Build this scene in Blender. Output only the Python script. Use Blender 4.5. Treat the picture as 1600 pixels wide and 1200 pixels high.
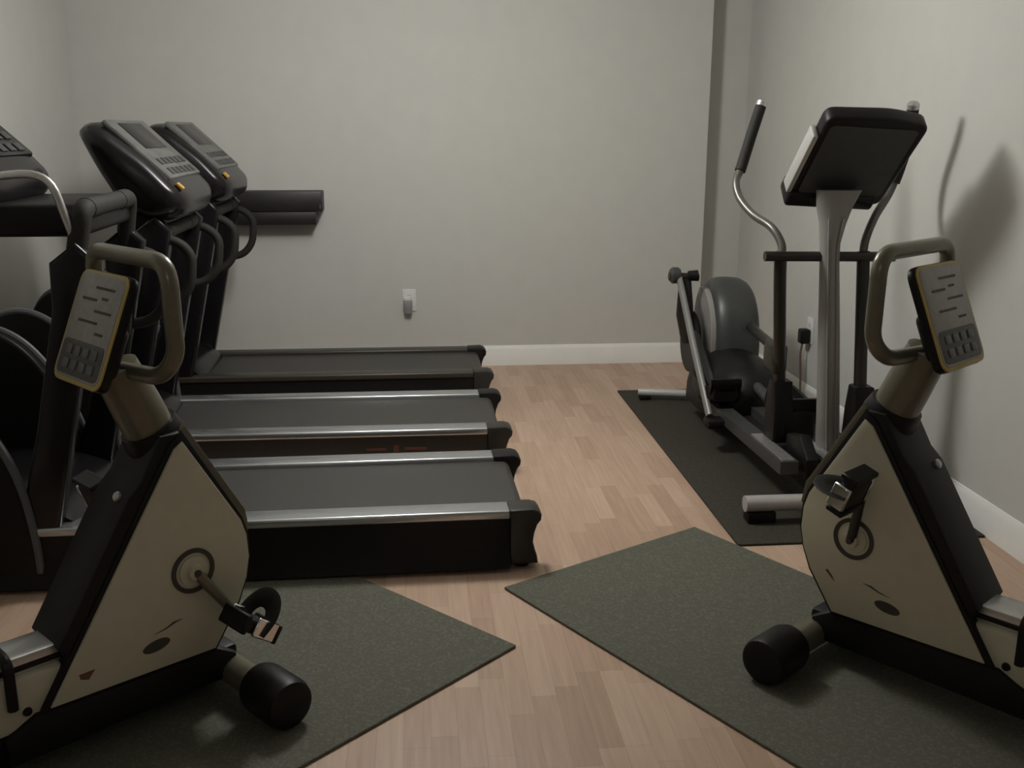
import bpy, bmesh, math, random
from mathutils import Vector, Matrix

random.seed(7)
for o in list(bpy.data.objects):
    bpy.data.objects.remove(o, do_unlink=True)
scene = bpy.context.scene
COL = scene.collection
PI = math.pi

# ------------------------------------------------------------------ camera
CAM_H = 1.40
p_, y_, r_ = math.radians(14.13), math.radians(5.475), math.radians(0.18)
cam_data = bpy.data.cameras.new('camera')
cam_data.sensor_fit = 'HORIZONTAL'
cam_data.sensor_width = 36.0
cam_data.lens = 36.0 * 1580.0 / 1600.0
cam_data.clip_start = 0.05
cam = bpy.data.objects.new('camera', cam_data)
COL.objects.link(cam)
F = Vector((math.sin(y_) * math.cos(p_), math.cos(y_) * math.cos(p_), -math.sin(p_)))
R0 = Vector((math.cos(y_), -math.sin(y_), 0))
U0 = R0.cross(F)
Rv = R0 * math.cos(r_) + U0 * math.sin(r_)
Uv = -R0 * math.sin(r_) + U0 * math.cos(r_)
M = Matrix((Rv, Uv, -F)).transposed().to_4x4()
M.translation = Vector((0, 0, CAM_H))
cam.matrix_world = M
scene.camera = cam

# ------------------------------------------------------------------ world, lights, exposure
world = bpy.data.worlds.new('world')
scene.world = world
world.use_nodes = True
world.node_tree.nodes['Background'].inputs[0].default_value = (0.9, 0.95, 1.0, 1)
world.node_tree.nodes['Background'].inputs[1].default_value = 0.02

def area_light(name, loc, size, power, color, rot=(0, 0, 0), sy=None):
    d = bpy.data.lights.new(name, 'AREA')
    if sy:
        d.shape = 'RECTANGLE'
        d.size = size
        d.size_y = sy
    else:
        d.shape = 'DISK'
        d.size = size
    d.energy = power
    d.color = color
    o = bpy.data.objects.new(name, d)
    o.location = loc
    o.rotation_euler = rot
    COL.objects.link(o)
    return o

def globe_light(name, loc, radius, power, color):
    d = bpy.data.lights.new(name, 'POINT')
    d.shadow_soft_size = radius
    d.energy = power
    d.color = color
    o = bpy.data.objects.new(name, d)
    o.location = loc
    COL.objects.link(o)
    return o

globe_light('ceiling_lamp_light', (0.05, 3.85, 2.10), 0.16, 66, (1.0, 0.995, 0.965))
area_light('ceiling_lamp_downlight', (0.05, 3.85, 2.46), 0.24, 4, (1.0, 0.99, 0.96))
globe_light('rear_ceiling_lamp_light', (-0.3, -0.9, 2.34), 0.14, 8, (1.0, 0.985, 0.95))

scene.view_settings.view_transform = 'Standard'
scene.view_settings.look = 'None'
scene.view_settings.gamma = 1.0
scene.view_settings.exposure = 0.0
scene.view_settings.use_curve_mapping = False

# ------------------------------------------------------------------ materials
def new_mat(name):
    m = bpy.data.materials.new(name)
    m.use_nodes = True
    nt = m.node_tree
    return m, nt, nt.nodes['Principled BSDF']

def plain(name, color, rough=0.5, metal=0.0, var=0.08, scale=40, bump=0.0, spec=0.5, coat=0.0):
    """a plain procedural material with slight noise in its colour"""
    m, nt, b = new_mat(name)
    tc = nt.nodes.new('ShaderNodeTexCoord')
    nz = nt.nodes.new('ShaderNodeTexNoise')
    nz.inputs['Scale'].default_value = scale
    nz.inputs['Detail'].default_value = 3
    nt.links.new(tc.outputs['Object'], nz.inputs['Vector'])
    mr = nt.nodes.new('ShaderNodeMapRange')
    mr.inputs[1].default_value = 0.25
    mr.inputs[2].default_value = 0.75
    mr.inputs[3].default_value = 1 - var
    mr.inputs[4].default_value = 1 + var
    nt.links.new(nz.outputs['Fac'], mr.inputs[0])
    mx = nt.nodes.new('ShaderNodeMix')
    mx.data_type = 'RGBA'
    mx.blend_type = 'MULTIPLY'
    mx.inputs[0].default_value = 1.0
    mx.inputs[6].default_value = (*color, 1)
    cb = nt.nodes.new('ShaderNodeCombineColor')
    for i in range(3):
        nt.links.new(mr.outputs[0], cb.inputs[i])
    nt.links.new(cb.outputs[0], mx.inputs[7])
    nt.links.new(mx.outputs[2], b.inputs['Base Color'])
    b.inputs['Roughness'].default_value = rough
    b.inputs['Metallic'].default_value = metal
    b.inputs['Specular IOR Level'].default_value = spec
    b.inputs['Coat Weight'].default_value = coat
    if bump:
        bp = nt.nodes.new('ShaderNodeBump')
        bp.inputs['Strength'].default_value = bump
        bp.inputs['Distance'].default_value = 0.002
        nt.links.new(nz.outputs['Fac'], bp.inputs['Height'])
        nt.links.new(bp.outputs[0], b.inputs['Normal'])
    return m

def floor_material():
    m, nt, b = new_mat('laminate_strips')
    N, Lk = nt.nodes, nt.links
    tc = N.new('ShaderNodeTexCoord')
    sp = N.new('ShaderNodeSeparateXYZ')
    Lk.new(tc.outputs['Object'], sp.inputs[0])
    def math_(op, a, bb=None, c=None):
        n = N.new('ShaderNodeMath')
        n.operation = op
        for i, v in enumerate((a, bb, c)):
            if v is None:
                continue
            if isinstance(v, (int, float)):
                n.inputs[i].default_value = v
            else:
                Lk.new(v, n.inputs[i])
        return n.outputs[0]
    W_, L_ = 0.0645, 0.34
    u = math_('DIVIDE', math_('ADD', sp.outputs['X'], 5.0 + 0.017), W_)
    row = math_('FLOOR', u)
    fu = math_('FRACT', u)
    wn = N.new('ShaderNodeTexWhiteNoise')
    wn.noise_dimensions = '1D'
    Lk.new(row, wn.inputs['W'])
    v = math_('ADD', math_('DIVIDE', sp.outputs['Y'], L_), math_('MULTIPLY', wn.outputs['Value'], 7.0))
    colm = math_('FLOOR', v)
    fv = math_('FRACT', v)
    cmb = N.new('ShaderNodeCombineXYZ')
    Lk.new(row, cmb.inputs[0])
    Lk.new(colm, cmb.inputs[1])
    w2 = N.new('ShaderNodeTexWhiteNoise')
    w2.noise_dimensions = '2D'
    Lk.new(cmb.outputs[0], w2.inputs['Vector'])
    ramp = N.new('ShaderNodeValToRGB')
    cr = ramp.color_ramp
    cr.elements[0].position = 0.0
    cr.elements[0].color = (0.425, 0.285, 0.202, 1)
    cr.elements[1].position = 1.0
    cr.elements[1].color = (0.545, 0.39, 0.288, 1)
    e = cr.elements.new(0.3)
    e.color = (0.475, 0.325, 0.234, 1)
    e = cr.elements.new(0.65)
    e.color = (0.505, 0.352, 0.256, 1)
    Lk.new(w2.outputs['Value'], ramp.inputs[0])
    # grain stretched along the boards
    mp = N.new('ShaderNodeMapping')
    mp.inputs['Scale'].default_value = (70, 4, 1)
    Lk.new(tc.outputs['Object'], mp.inputs['Vector'])
    nz = N.new('ShaderNodeTexNoise')
    nz.inputs['Scale'].default_value = 1.0
    nz.inputs['Detail'].default_value = 4
    Lk.new(mp.outputs[0], nz.inputs['Vector'])
    g = N.new('ShaderNodeMapRange')
    g.inputs[1].default_value = 0.3
    g.inputs[2].default_value = 0.7
    g.inputs[3].default_value = 0.90
    g.inputs[4].default_value = 1.07
    Lk.new(nz.outputs['Fac'], g.inputs[0])
    edge = math_('MINIMUM', math_('MULTIPLY', math_('MINIMUM', fu, math_('SUBTRACT', 1.0, fu)), W_),
                 math_('MULTIPLY', math_('MINIMUM', fv, math_('SUBTRACT', 1.0, fv)), L_))
    ed = N.new('ShaderNodeMapRange')
    ed.inputs[1].default_value = 0.0
    ed.inputs[2].default_value = 0.0025
    ed.inputs[3].default_value = 0.86
    ed.inputs[4].default_value = 1.0
    Lk.new(edge, ed.inputs[0])
    fac = math_('MULTIPLY', g.outputs[0], ed.outputs[0])
    cc = N.new('ShaderNodeCombineColor')
    for i in range(3):
        Lk.new(fac, cc.inputs[i])
    mx = N.new('ShaderNodeMix')
    mx.data_type = 'RGBA'
    mx.blend_type = 'MULTIPLY'
    mx.inputs[0].default_value = 1.0
    Lk.new(ramp.outputs[0], mx.inputs[6])
    Lk.new(cc.outputs[0], mx.inputs[7])
    Lk.new(mx.outputs[2], b.inputs['Base Color'])
    b.inputs['Roughness'].default_value = 0.42
    b.inputs['Specular IOR Level'].default_value = 0.35
    return m

def rubber_material(name, base, fleck, rough=0.85):
    m, nt, b = new_mat(name)
    N, Lk = nt.nodes, nt.links
    tc = N.new('ShaderNodeTexCoord')
    vz = N.new('ShaderNodeTexVoronoi')
    vz.inputs['Scale'].default_value = 170
    Lk.new(tc.outputs['Object'], vz.inputs['Vector'])
    sep = N.new('ShaderNodeSeparateColor')
    Lk.new(vz.outputs['Color'], sep.inputs[0])
    ramp = N.new('ShaderNodeValToRGB')
    ramp.color_ramp.interpolation = 'LINEAR'
    ramp.color_ramp.elements[0].position = 0.55
    ramp.color_ramp.elements[0].color = (*base, 1)
    ramp.color_ramp.elements[1].position = 0.95
    ramp.color_ramp.elements[1].color = (*fleck, 1)
    Lk.new(sep.outputs[0], ramp.inputs[0])
    Lk.new(ramp.outputs[0], b.inputs['Base Color'])
    b.inputs['Roughness'].default_value = rough
    bp = N.new('ShaderNodeBump')
    bp.inputs['Strength'].default_value = 0.25
    bp.inputs['Distance'].default_value = 0.002
    Lk.new(vz.outputs['Distance'], bp.inputs['Height'])
    Lk.new(bp.outputs[0], b.inputs['Normal'])
    return m

MAT = {
    'wall': plain('beige_wall_paint', (0.58, 0.575, 0.54), 0.8, var=0.02, scale=9, bump=0.05, spec=0.3),
    'ceiling': plain('white_ceiling_paint', (0.72, 0.71, 0.67), 0.9, var=0.02, scale=9),
    'trim': plain('white_trim_paint', (0.86, 0.86, 0.83), 0.45, var=0.02, scale=9),
    'floor': floor_material(),
    'mat': rubber_material('speckled_rubber', (0.092, 0.091, 0.067), (0.128, 0.127, 0.097)),
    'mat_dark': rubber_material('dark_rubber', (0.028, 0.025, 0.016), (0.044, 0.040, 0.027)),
    'black': plain('black_plastic', (0.0075, 0.0065, 0.0065), 0.45, var=0.15, spec=0.28),
    'black_gloss': plain('glossy_black_plastic', (0.008, 0.007, 0.008), 0.26, var=0.1, spec=0.35),
    'black_metal': plain('black_painted_metal', (0.014, 0.013, 0.009), 0.38, var=0.1),
    'dark_grey': plain('dark_grey_plastic', (0.045, 0.047, 0.046), 0.4, var=0.1),
    'lit_skirt': plain('lit_black_skirt', (0.035, 0.029, 0.023), 0.45, var=0.1),  # black skirt with the rear lamp's light put into a lighter colour
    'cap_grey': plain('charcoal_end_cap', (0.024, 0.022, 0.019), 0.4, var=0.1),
    'edge_grey': plain('grey_edge_plastic', (0.10, 0.105, 0.11), 0.4, var=0.1),
    'belt': plain('treadmill_belt_rubber', (0.042, 0.040, 0.036), 0.5, var=0.18, scale=160, bump=0.1),
    'rail_silver': plain('satin_silver_rail', (0.50, 0.515, 0.53), 0.27, metal=0.85, var=0.04),
    'rail_dark': plain('dark_bronze_rail', (0.055, 0.048, 0.040), 0.38, metal=0.3, var=0.08),
    'cream': plain('cream_shroud_plastic', (0.53, 0.505, 0.385), 0.42, var=0.04, scale=25),
    'silver': plain('brushed_silver_metal', (0.60, 0.60, 0.585), 0.32, metal=0.8, var=0.05),
    'light_metal': plain('pale_grey_metal', (0.50, 0.49, 0.47), 0.4, metal=0.25, var=0.04),
    'pole': plain('pale_grey_plastic_pole', (0.27, 0.26, 0.245), 0.5, var=0.04),
    'tube': plain('taupe_painted_tube', (0.17, 0.155, 0.11), 0.28, metal=0.3, var=0.06),
    'arm_grey': plain('grey_painted_arm_tube', (0.115, 0.112, 0.095), 0.3, metal=0.3, var=0.06),
    'link_grey': plain('silver_grey_link', (0.25, 0.25, 0.24), 0.35, metal=0.4, var=0.06),
    'chrome': plain('chrome', (0.80, 0.82, 0.82), 0.14, metal=1.0, var=0.03),
    'screen': plain('grey_console_panel', (0.30, 0.285, 0.265), 0.35, var=0.12, scale=55),
    'screen_dark': plain('dark_keypad_panel', (0.060, 0.055, 0.045), 0.4, var=0.2, scale=60),
    'yellow': plain('mustard_edge_trim', (0.46, 0.35, 0.10), 0.4, var=0.06),
    'tan': plain('beige_card', (0.36, 0.33, 0.24), 0.6, var=0.05),
    'display_sheen': plain('painted_sheen_display_bezel', (0.10, 0.10, 0.095), 0.28, var=0.35, scale=11),  # grey stands in for the wall's reflection on the dark display face
    'white_plastic': plain('white_plastic', (0.72, 0.72, 0.70), 0.35, var=0.02),
    'grey_plastic': plain('grey_adapter_plastic', (0.26, 0.25, 0.25), 0.45, var=0.05),
    'cord_brown': plain('brown_cord', (0.16, 0.11, 0.075), 0.5, var=0.05),
    'mark': plain('dark_print', (0.045, 0.038, 0.03), 0.5, var=0.1),
    'mark_red': plain('rust_print', (0.16, 0.06, 0.035), 0.5, var=0.1),
    'red': plain('red_sticker', (0.62, 0.06, 0.04), 0.4, var=0.05),
    'amber': plain('amber_button', (0.55, 0.30, 0.06), 0.4, var=0.05),
    'foam': plain('black_foam_grip', (0.012, 0.011, 0.008), 0.75, var=0.2, scale=120, bump=0.2),
    'shelf': plain('black_shelf_laminate', (0.014, 0.011, 0.011), 0.45, var=0.2, scale=30),
}

# ------------------------------------------------------------------ mesh helpers
def finish(bm, angle=38):
    bmesh.ops.remove_doubles(bm, verts=bm.verts, dist=1e-6)
    bmesh.ops.recalc_face_normals(bm, faces=bm.faces)
    lim = math.radians(angle)
    for f in bm.faces:
        f.smooth = True
    for e in bm.edges:
        if len(e.link_faces) == 2:
            e.smooth = e.calc_face_angle(0) < lim
        else:
            e.smooth = False

def obj(name, bm, m, parent=None, label=None, shift=None, angle=38):
    if shift:
        bmesh.ops.translate(bm, verts=bm.verts, vec=Vector(shift))
    finish(bm, angle)
    me = bpy.data.meshes.new(name)
    bm.to_mesh(me)
    bm.free()
    me.materials.append(MAT[m] if isinstance(m, str) else m)
    o = bpy.data.objects.new(name, me)
    COL.objects.link(o)
    if parent is not None:
        o.parent = parent
    if label:
        o['label'] = label
    return o

def thing(name, label, cat, loc=(0, 0, 0), rotz=0.0, group=None):
    o = bpy.data.objects.new(name, None)
    o.empty_display_size = 0.1
    COL.objects.link(o)
    o.location = loc
    o.rotation_euler = (0, 0, rotz)
    tag(o, label, cat, group)
    return o

def tag(o, label, cat, group=None):
    o['label'] = label
    o['category'] = cat
    if group:
        o['group'] = group
    return o

def struct(name, bm, m, parent=None):
    o = obj(name, bm, m, parent)
    if parent is None:
        o['kind'] = 'structure'
    return o

def copy_tree(o, parent=None):
    c = o.copy()
    COL.objects.link(c)
    if parent is not None:
        c.parent = parent
    for ch in list(o.children):
        copy_tree(ch, c)
    return c

def B():
    return bmesh.new()

def join(bm, other):
    me = bpy.data.meshes.new('tmp')
    other.to_mesh(me)
    other.free()
    bm.from_mesh(me)
    bpy.data.meshes.remove(me)
    return bm

def box(bm, lo, hi, bev=0.0, seg=2, mat=None):
    t = bmesh.new()
    bmesh.ops.create_cube(t, size=1.0)
    for v in t.verts:
        v.co = Vector([(lo[i] + hi[i]) / 2 + v.co[i] * (hi[i] - lo[i]) for i in range(3)])
    if bev > 0:
        bmesh.ops.bevel(t, geom=list(t.edges), offset=bev, segments=seg, affect='EDGES', profile=0.5)
    if mat is not None:
        bmesh.ops.transform(t, matrix=mat, verts=t.verts)
    return join(bm, t)

def prism(bm, pts, axis, a, b, bev=0.0, seg=2, mat=None):
    """polygon pts extruded along an axis; for 'y' pts are (x,z), for 'x' (y,z), for 'z' (x,y)"""
    t = bmesh.new()
    def mk(p, d):
        if axis == 'y':
            return Vector((p[0], d, p[1]))
        if axis == 'x':
            return Vector((d, p[0], p[1]))
        return Vector((p[0], p[1], d))
    v0 = [t.verts.new(mk(p, a)) for p in pts]
    v1 = [t.verts.new(mk(p, b)) for p in pts]
    n = len(pts)
    t.faces.new(v0)
    t.faces.new(v1)
    for i in range(n):
        t.faces.new((v0[i], v0[(i + 1) % n], v1[(i + 1) % n], v1[i]))
    bmesh.ops.recalc_face_normals(t, faces=t.faces)
    if bev > 0:
        es = [e for e in t.edges if (e.verts[0] in v0) == (e.verts[1] in v0)]
        bmesh.ops.bevel(t, geom=es, offset=bev, segments=seg, affect='EDGES', profile=0.5)
    if mat is not None:
        bmesh.ops.transform(t, matrix=mat, verts=t.verts)
    return join(bm, t)

def smooth_path(pts, n=6):
    P = [Vector(p) for p in pts]
    out = []
    for i in range(len(P) - 1):
        p0 = P[max(i - 1, 0)]
        p1, p2 = P[i], P[i + 1]
        p3 = P[min(i + 2, len(P) - 1)]
        for k in range(n):
            t = k / n
            out.append(0.5 * ((2 * p1) + (-p0 + p2) * t + (2 * p0 - 5 * p1 + 4 * p2 - p3) * t * t + (-p0 + 3 * p1 - 3 * p2 + p3) * t ** 3))
    out.append(P[-1])
    return out

def round_path(pts, rad, n=6, closed=False):
    """a polyline with its corners rounded by arcs"""
    P = [Vector(p) for p in pts]
    out = []
    N = len(P)
    for i in range(N):
        if not closed and i in (0, N - 1):
            out.append(P[i])
            continue
        a, b, c = P[i - 1], P[i], P[(i + 1) % N]
        u, w = (a - b), (c - b)
        r = min(rad, u.length * 0.49, w.length * 0.49)
        s, e = b + u.normalized() * r, b + w.normalized() * r
        for k in range(n + 1):
            t = k / n
            out.append(s * (1 - t) ** 2 + b * 2 * t * (1 - t) + e * t * t)
    return out

def tube(bm, path, rad, seg=12, caps=True, squash=None, closed=False):
    P = [Vector(p) for p in path]
    n = len(P)
    rr = rad if isinstance(rad, (list, tuple)) else [rad] * n
    if len(rr) != n:
        rr = [rr[0] + (rr[-1] - rr[0]) * i / (n - 1) for i in range(n)]
    rings = []
    up = None
    for i in range(n):
        if closed:
            d = P[(i + 1) % n] - P[i - 1]
        else:
            d = P[min(i + 1, n - 1)] - P[max(i - 1, 0)]
        d = d.normalized()
        if up is None:
            ref = Vector((0, 0, 1)) if abs(d.z) < 0.9 else Vector((1, 0, 0))
            up = (ref - d * ref.dot(d)).normalized()
        else:
            up = (up - d * up.dot(d)).normalized()
        side = d.cross(up)
        s1, s2 = (1, 1) if squash is None else squash
        rings.append([bm.verts.new(P[i] + (up * math.cos(2 * PI * k / seg) * s1 + side * math.sin(2 * PI * k / seg) * s2) * rr[i]) for k in range(seg)])
    last = n if closed else n - 1
    for i in range(last):
        A, Bq = rings[i], rings[(i + 1) % n]
        for k in range(seg):
            bm.faces.new((A[k], A[(k + 1) % seg], Bq[(k + 1) % seg], Bq[k]))
    if caps and not closed:
        bm.faces.new(rings[0])
        bm.faces.new(rings[-1])
    return bm

def lathe(bm, prof, p0, axis, seg=28):
    """profile [(distance along axis, radius)] turned round an axis from p0"""
    d = Vector(axis).normalized()
    ref = Vector((0, 0, 1)) if abs(d.z) < 0.9 else Vector((1, 0, 0))
    u = (ref - d * ref.dot(d)).normalized()
    w = d.cross(u)
    p0 = Vector(p0)
    rings = []
    for s, r in prof:
        if r < 1e-6:
            rings.append([bm.verts.new(p0 + d * s)])
        else:
            rings.append([bm.verts.new(p0 + d * s + (u * math.cos(2 * PI * k / seg) + w * math.sin(2 * PI * k / seg)) * r) for k in range(seg)])
    for a, b in zip(rings, rings[1:]):
        for k in range(seg):
            if len(a) == 1 and len(b) == 1:
                continue
            if len(a) == 1:
                bm.faces.new((a[0], b[(k + 1) % seg], b[k]))
            elif len(b) == 1:
                bm.faces.new((a[k], a[(k + 1) % seg], b[0]))
            else:
                bm.faces.new((a[k], a[(k + 1) % seg], b[(k + 1) % seg], b[k]))
    if len(rings[0]) > 1:
        bm.faces.new(rings[0])
    if len(rings[-1]) > 1:
        bm.faces.new(rings[-1])
    return bm

def loft(bm, sections):
    rings = [[bm.verts.new(Vector(p)) for p in s] for s in sections]
    n = len(rings[0])
    for a, b in zip(rings, rings[1:]):
        for k in range(n):
            bm.faces.new((a[k], a[(k + 1) % n], b[(k + 1) % n], b[k]))
    bm.faces.new(rings[0])
    bm.faces.new(rings[-1])
    return bm

def poly_round(pts, rad, n=5):
    return [(p.x, p.y) for p in round_path([(a, b, 0) for a, b in pts], rad, n, closed=True)]

def basis(x, y, z, o):
    m = Matrix((x, y, z)).transposed().to_4x4()
    m.translation = Vector(o)
    return m

# ------------------------------------------------------------------ the room
XL, XR, YB, YF, ZC = -1.87, 2.012, 6.02, -2.6, 2.50
XJ, YJ = 1.735, 6.18        # the shallow recess in the far right corner
T = 0.12
struct('floor', box(B(), (XL - T, YF - T, -0.1), (XR + T, YJ + T, 0.0)), 'floor')
struct('ceiling', box(B(), (XL - T, YF - T, ZC), (XR + T, YJ + T, ZC + 0.1)), 'ceiling')
struct('wall_back', box(B(), (XL, YB, 0), (XJ, YJ + T, ZC)), 'wall')
struct('wall_recess', box(B(), (XJ, YJ, 0), (XR, YJ + T, ZC)), 'wall')
struct('wall_right', box(B(), (XR, YF, 0), (XR + T, YJ + T, ZC)), 'wall')
struct('wall_left', box(B(), (XL - T, YF, 0), (XL, YJ + T, ZC)), 'wall')
struct('wall_front', box(B(), (XL - T, YF - T, 0), (XR + T, YF, ZC)), 'wall')

BASE = [(0, 0), (0.016, 0), (0.016, 0.088), (0.0135, 0.094), (0.0135, 0.100), (0.008, 0.110), (0.005, 0.120), (0.0, 0.122)]
def baseboard(name, p0, p1, nrm):
    """profile swept from p0 to p1, growing out of the wall along nrm"""
    p0, p1, nrm = Vector((*p0, 0)), Vector((*p1, 0)), Vector((*nrm, 0))
    bm = B()
    loft(bm, [[p + nrm * a + Vector((0, 0, z)) for a, z in BASE] for p in (p0, p1)])
    return struct(name, bm, 'trim')
baseboard('baseboard_back', (XL + 0.017, YB), (XJ, YB), (0, -1))
baseboard('baseboard_return', (XJ, YB), (XJ, YJ - 0.017), (1, 0))
baseboard('baseboard_recess', (XJ + 0.017, YJ), (XR - 0.017, YJ), (0, -1))
baseboard('baseboard_right', (XR, YF + 0.017), (XR, YJ), (-1, 0))
baseboard('baseboard_left', (XL, YF + 0.017), (XL, YB), (1, 0))
baseboard('baseboard_front', (XL, YF), (XR, YF), (0, 1))

# ------------------------------------------------------------------ rubber mats
def floor_mat(label, corner, u, v, lu, lv, material, th=0.009):
    u, v = Vector((*u, 0)).normalized(), Vector((*v, 0)).normalized()
    c = Vector((*corner, 0))
    ctr = c + u * lu / 2 + v * lv / 2
    bm = B()
    mt = basis(u, v, Vector((0, 0, 1)) if u.cross(v).z > 0 else Vector((0, 0, -1)), (0, 0, 0))
    box(bm, (-lu / 2, -lv / 2, -th / 2), (lu / 2, lv / 2, th / 2), 0.002, 1, mt)
    o = obj('rubber_mat', bm, material, shift=(0, 0, th / 2))
    o.location = (ctr.x, ctr.y, 0)
    return tag(o, label, 'mat', 'rubber mats under the machines')

floor_mat('speckled grey rubber mat under the exercise bike on the left', (0.2576, 2.5396), (-0.685, 0.728), (-0.728, -0.685), 0.90, 1.85, 'mat')
floor_mat('speckled grey rubber mat lying diagonally under the exercise bike on the right', (0.2562, 2.9092), (0.8590, 0.5120), (0.5120, -0.8590), 0.848, 1.83, 'mat')
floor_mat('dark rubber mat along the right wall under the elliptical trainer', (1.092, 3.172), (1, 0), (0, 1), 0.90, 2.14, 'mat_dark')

# ------------------------------------------------------------------ treadmills
TW = 0.66            # outer width
def make_treadmill(name, rail_mat, label, y0, con_shift=(0, 0), bar_up=0.0, lettering=False, near=False, turn=0.0):
    """decks run along x, the walker faces the left wall; built round x=-0.65 and the mid-width"""
    S = (0.65, -TW / 2, 0)
    root = thing(name, label, 'treadmill', (-0.65, y0 + TW / 2, 0), turn, 'treadmills in a row')
    def P(nm, bm, m, parent=root, lab=None, angle=38):
        return obj(nm, bm, m, parent, lab, S, angle)
    # belt running over its rear roller
    bm = B()
    prof = [(-1.12, 0.165), (-1.12, 0.188)]
    for k in range(9):
        a = PI / 2 - PI * k / 8
        prof.append((0.312 + 0.030 * math.cos(a), 0.158 + 0.030 * math.sin(a)))
    prof += [(-1.12, 0.128)]
    prism(bm, prof, 'y', 0.092, TW - 0.092)
    P('belt', bm, 'belt')
    # running board frame below the belt
    bm = B()
    box(bm, (-1.50, 0.03, 0.035), (0.26, TW - 0.03, 0.127), 0.006, 1)
    P('deck_frame', bm, 'black')
    for side in (0, 1):
        def ys(a, b, side=side):
            return (a, b) if side == 0 else (TW - b, TW - a)
        # foot rail
        a, b = ys(0.004, 0.096)
        bm = B()
        box(bm, (-1.20, a, 0.176), (0.285, b, 0.206), 0.008, 3)
        rail = P('foot_rail', bm, rail_mat)
        # skirt under the rail
        bm = B()
        sk_pts = [(0.012, 0.178), (0.010, 0.090), (-0.018, 0.016), (0.075, 0.016), (0.075, 0.178)]
        prism(bm, [(q[0] if side == 0 else TW - q[0], q[1]) for q in sk_pts], 'x', -1.45, 0.284, 0.006, 2)
        sk = P('side_skirt', bm, 'lit_skirt' if lettering else 'black')
        if side == 0 and lettering:
            bm = B()
            for k, (x0, x1, z0, z1) in enumerate(((-0.215, -0.135, 0.118, 0.128), (-0.105, -0.085, 0.112, 0.140), (-0.06, 0.03, 0.118, 0.130))):
                box(bm, (x0, 0.0095, z0), (x1, 0.0125, z1), 0.001, 1)
            P('side_lettering', bm, 'mark_red', sk)
        # rear end cap: overhanging lip, waist and foot
        a, b = ys(0.0, 0.100)
        bm = B()
        cap = [(0.283, 0.02), (0.283, 0.208), (0.355, 0.210), (0.375, 0.203), (0.386, 0.188), (0.384, 0.170), (0.372, 0.155),
               (0.362, 0.125), (0.358, 0.095), (0.364, 0.070), (0.372, 0.045), (0.375, 0.02)]
        prism(bm, cap, 'y', a, b, 0.008, 2)
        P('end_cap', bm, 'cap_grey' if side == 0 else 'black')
        # rear and front foot
        for fx in (0.325, -1.55):
            bm = B()
            lathe(bm, [(0, 0.024), (0.006, 0.028), (0.024, 0.028)], (fx, (a + b) / 2, 0.0), (0, 0, 1), 16)
            P('foot', bm, 'black')
        # tall rounded fairing beside the motor, in front of the upright
        a, b = ys(-0.002, 0.058)
        fp = smooth_path([(-1.185, 0.018, 0), (-1.188, 0.15, 0), (-1.213, 0.33, 0), (-1.262, 0.47, 0), (-1.352, 0.62, 0), (-1.45, 0.70, 0), (-1.55, 0.715, 0),
                          (-1.66, 0.66, 0), (-1.73, 0.50, 0), (-1.76, 0.25, 0), (-1.765, 0.018, 0)], 5)
        bm = B()
        prism(bm, [(q.x, q.y) for q in fp], 'y', a, b, 0.014, 3)
        fr = P('side_fairing', bm, 'black')
        bm = B()
        yy = a + 0.010 if side == 0 else b - 0.010
        tube(bm, [(q.x + 0.002, yy, q.y + 0.002) for q in fp if q.y > 0.05], 0.0125, 8)
        P('edge_highlight', bm, 'edge_grey', fr)  # grey tube stands in for the highlight along the black fairing's rounded edge
        # upright leaning back towards the walker
        a, b = ys(0.010, 0.072)
        up = [(-1.245, 0.17), (-1.120, 0.17), (-1.035, 0.55), (-0.955, 0.90), (-0.93, 1.02), (-0.985, 1.08), (-1.065, 1.02), (-1.07, 0.88), (-1.15, 0.52)]
        bm = B()
        prism(bm, up, 'y', a, b, 0.014, 3)
        P('upright', bm, 'black_gloss')
        # D-shaped side handrail
        ym = (a + b) / 2
        hp = round_path([(-1.06, ym, 0.985), (-0.925, ym, 0.985), (-0.862, ym, 0.93), (-0.875, ym, 0.80), (-0.93, ym, 0.735), (-1.03, ym, 0.725)], 0.07, 5)
        bm = B()
        tube(bm, hp, 0.019, 12)
        P('side_handrail', bm, 'foam')
    # low motor hood between the fairings
    bm = B()
    secs = []
    hood = [(-1.72, 0.03), (-1.715, 0.19), (-1.64, 0.275), (-1.50, 0.315), (-1.32, 0.312), (-1.19, 0.285), (-1.10, 0.240), (-1.055, 0.195), (-1.055, 0.03)]
    hd = [(q.x, q.y) for q in round_path([(a, b, 0) for a, b in hood], 0.05, 3)]
    for yy, k in ((0.056, 0.9), (0.12, 0.97), (0.24, 1.0), (TW - 0.24, 1.0), (TW - 0.12, 0.97), (TW - 0.056, 0.9)):
        secs.append([(x, yy, 0.03 + (z - 0.03) * k) for x, z in hd])
    loft(bm, secs)
    hood_o = P('motor_hood', bm, 'black_gloss')
    bm = B()
    box(bm, (-0.014, -0.02, 0), (0.014, 0.02, 0.003), 0.001, 1, Matrix.Translation((-1.205, 0.13, 0.283)) @ Matrix.Rotation(math.radians(14), 4, 'Y'))
    P('warning_sticker', bm, 'red', hood_o)
    # handlebar across the uprights, with the pulse grips
    bm = B()
    tube(bm, round_path([(-1.00, 0.045, 1.0), (-0.97, 0.06, 1.01 + bar_up), (-0.97, TW - 0.06, 1.01 + bar_up), (-1.00, TW - 0.045, 1.0)], 0.04, 4), 0.030, 14)
    P('crossbar', bm, 'foam')
    for s in (0.15, TW - 0.15):
        bm = B()
        lathe(bm, [(-0.05, 0.0), (-0.05, 0.0315), (0.05, 0.0315), (0.05, 0.0)], (-0.97, s, 1.01 + bar_up), (0, 1, 0), 16)
        P('pulse_grip', bm, 'foam')
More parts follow.
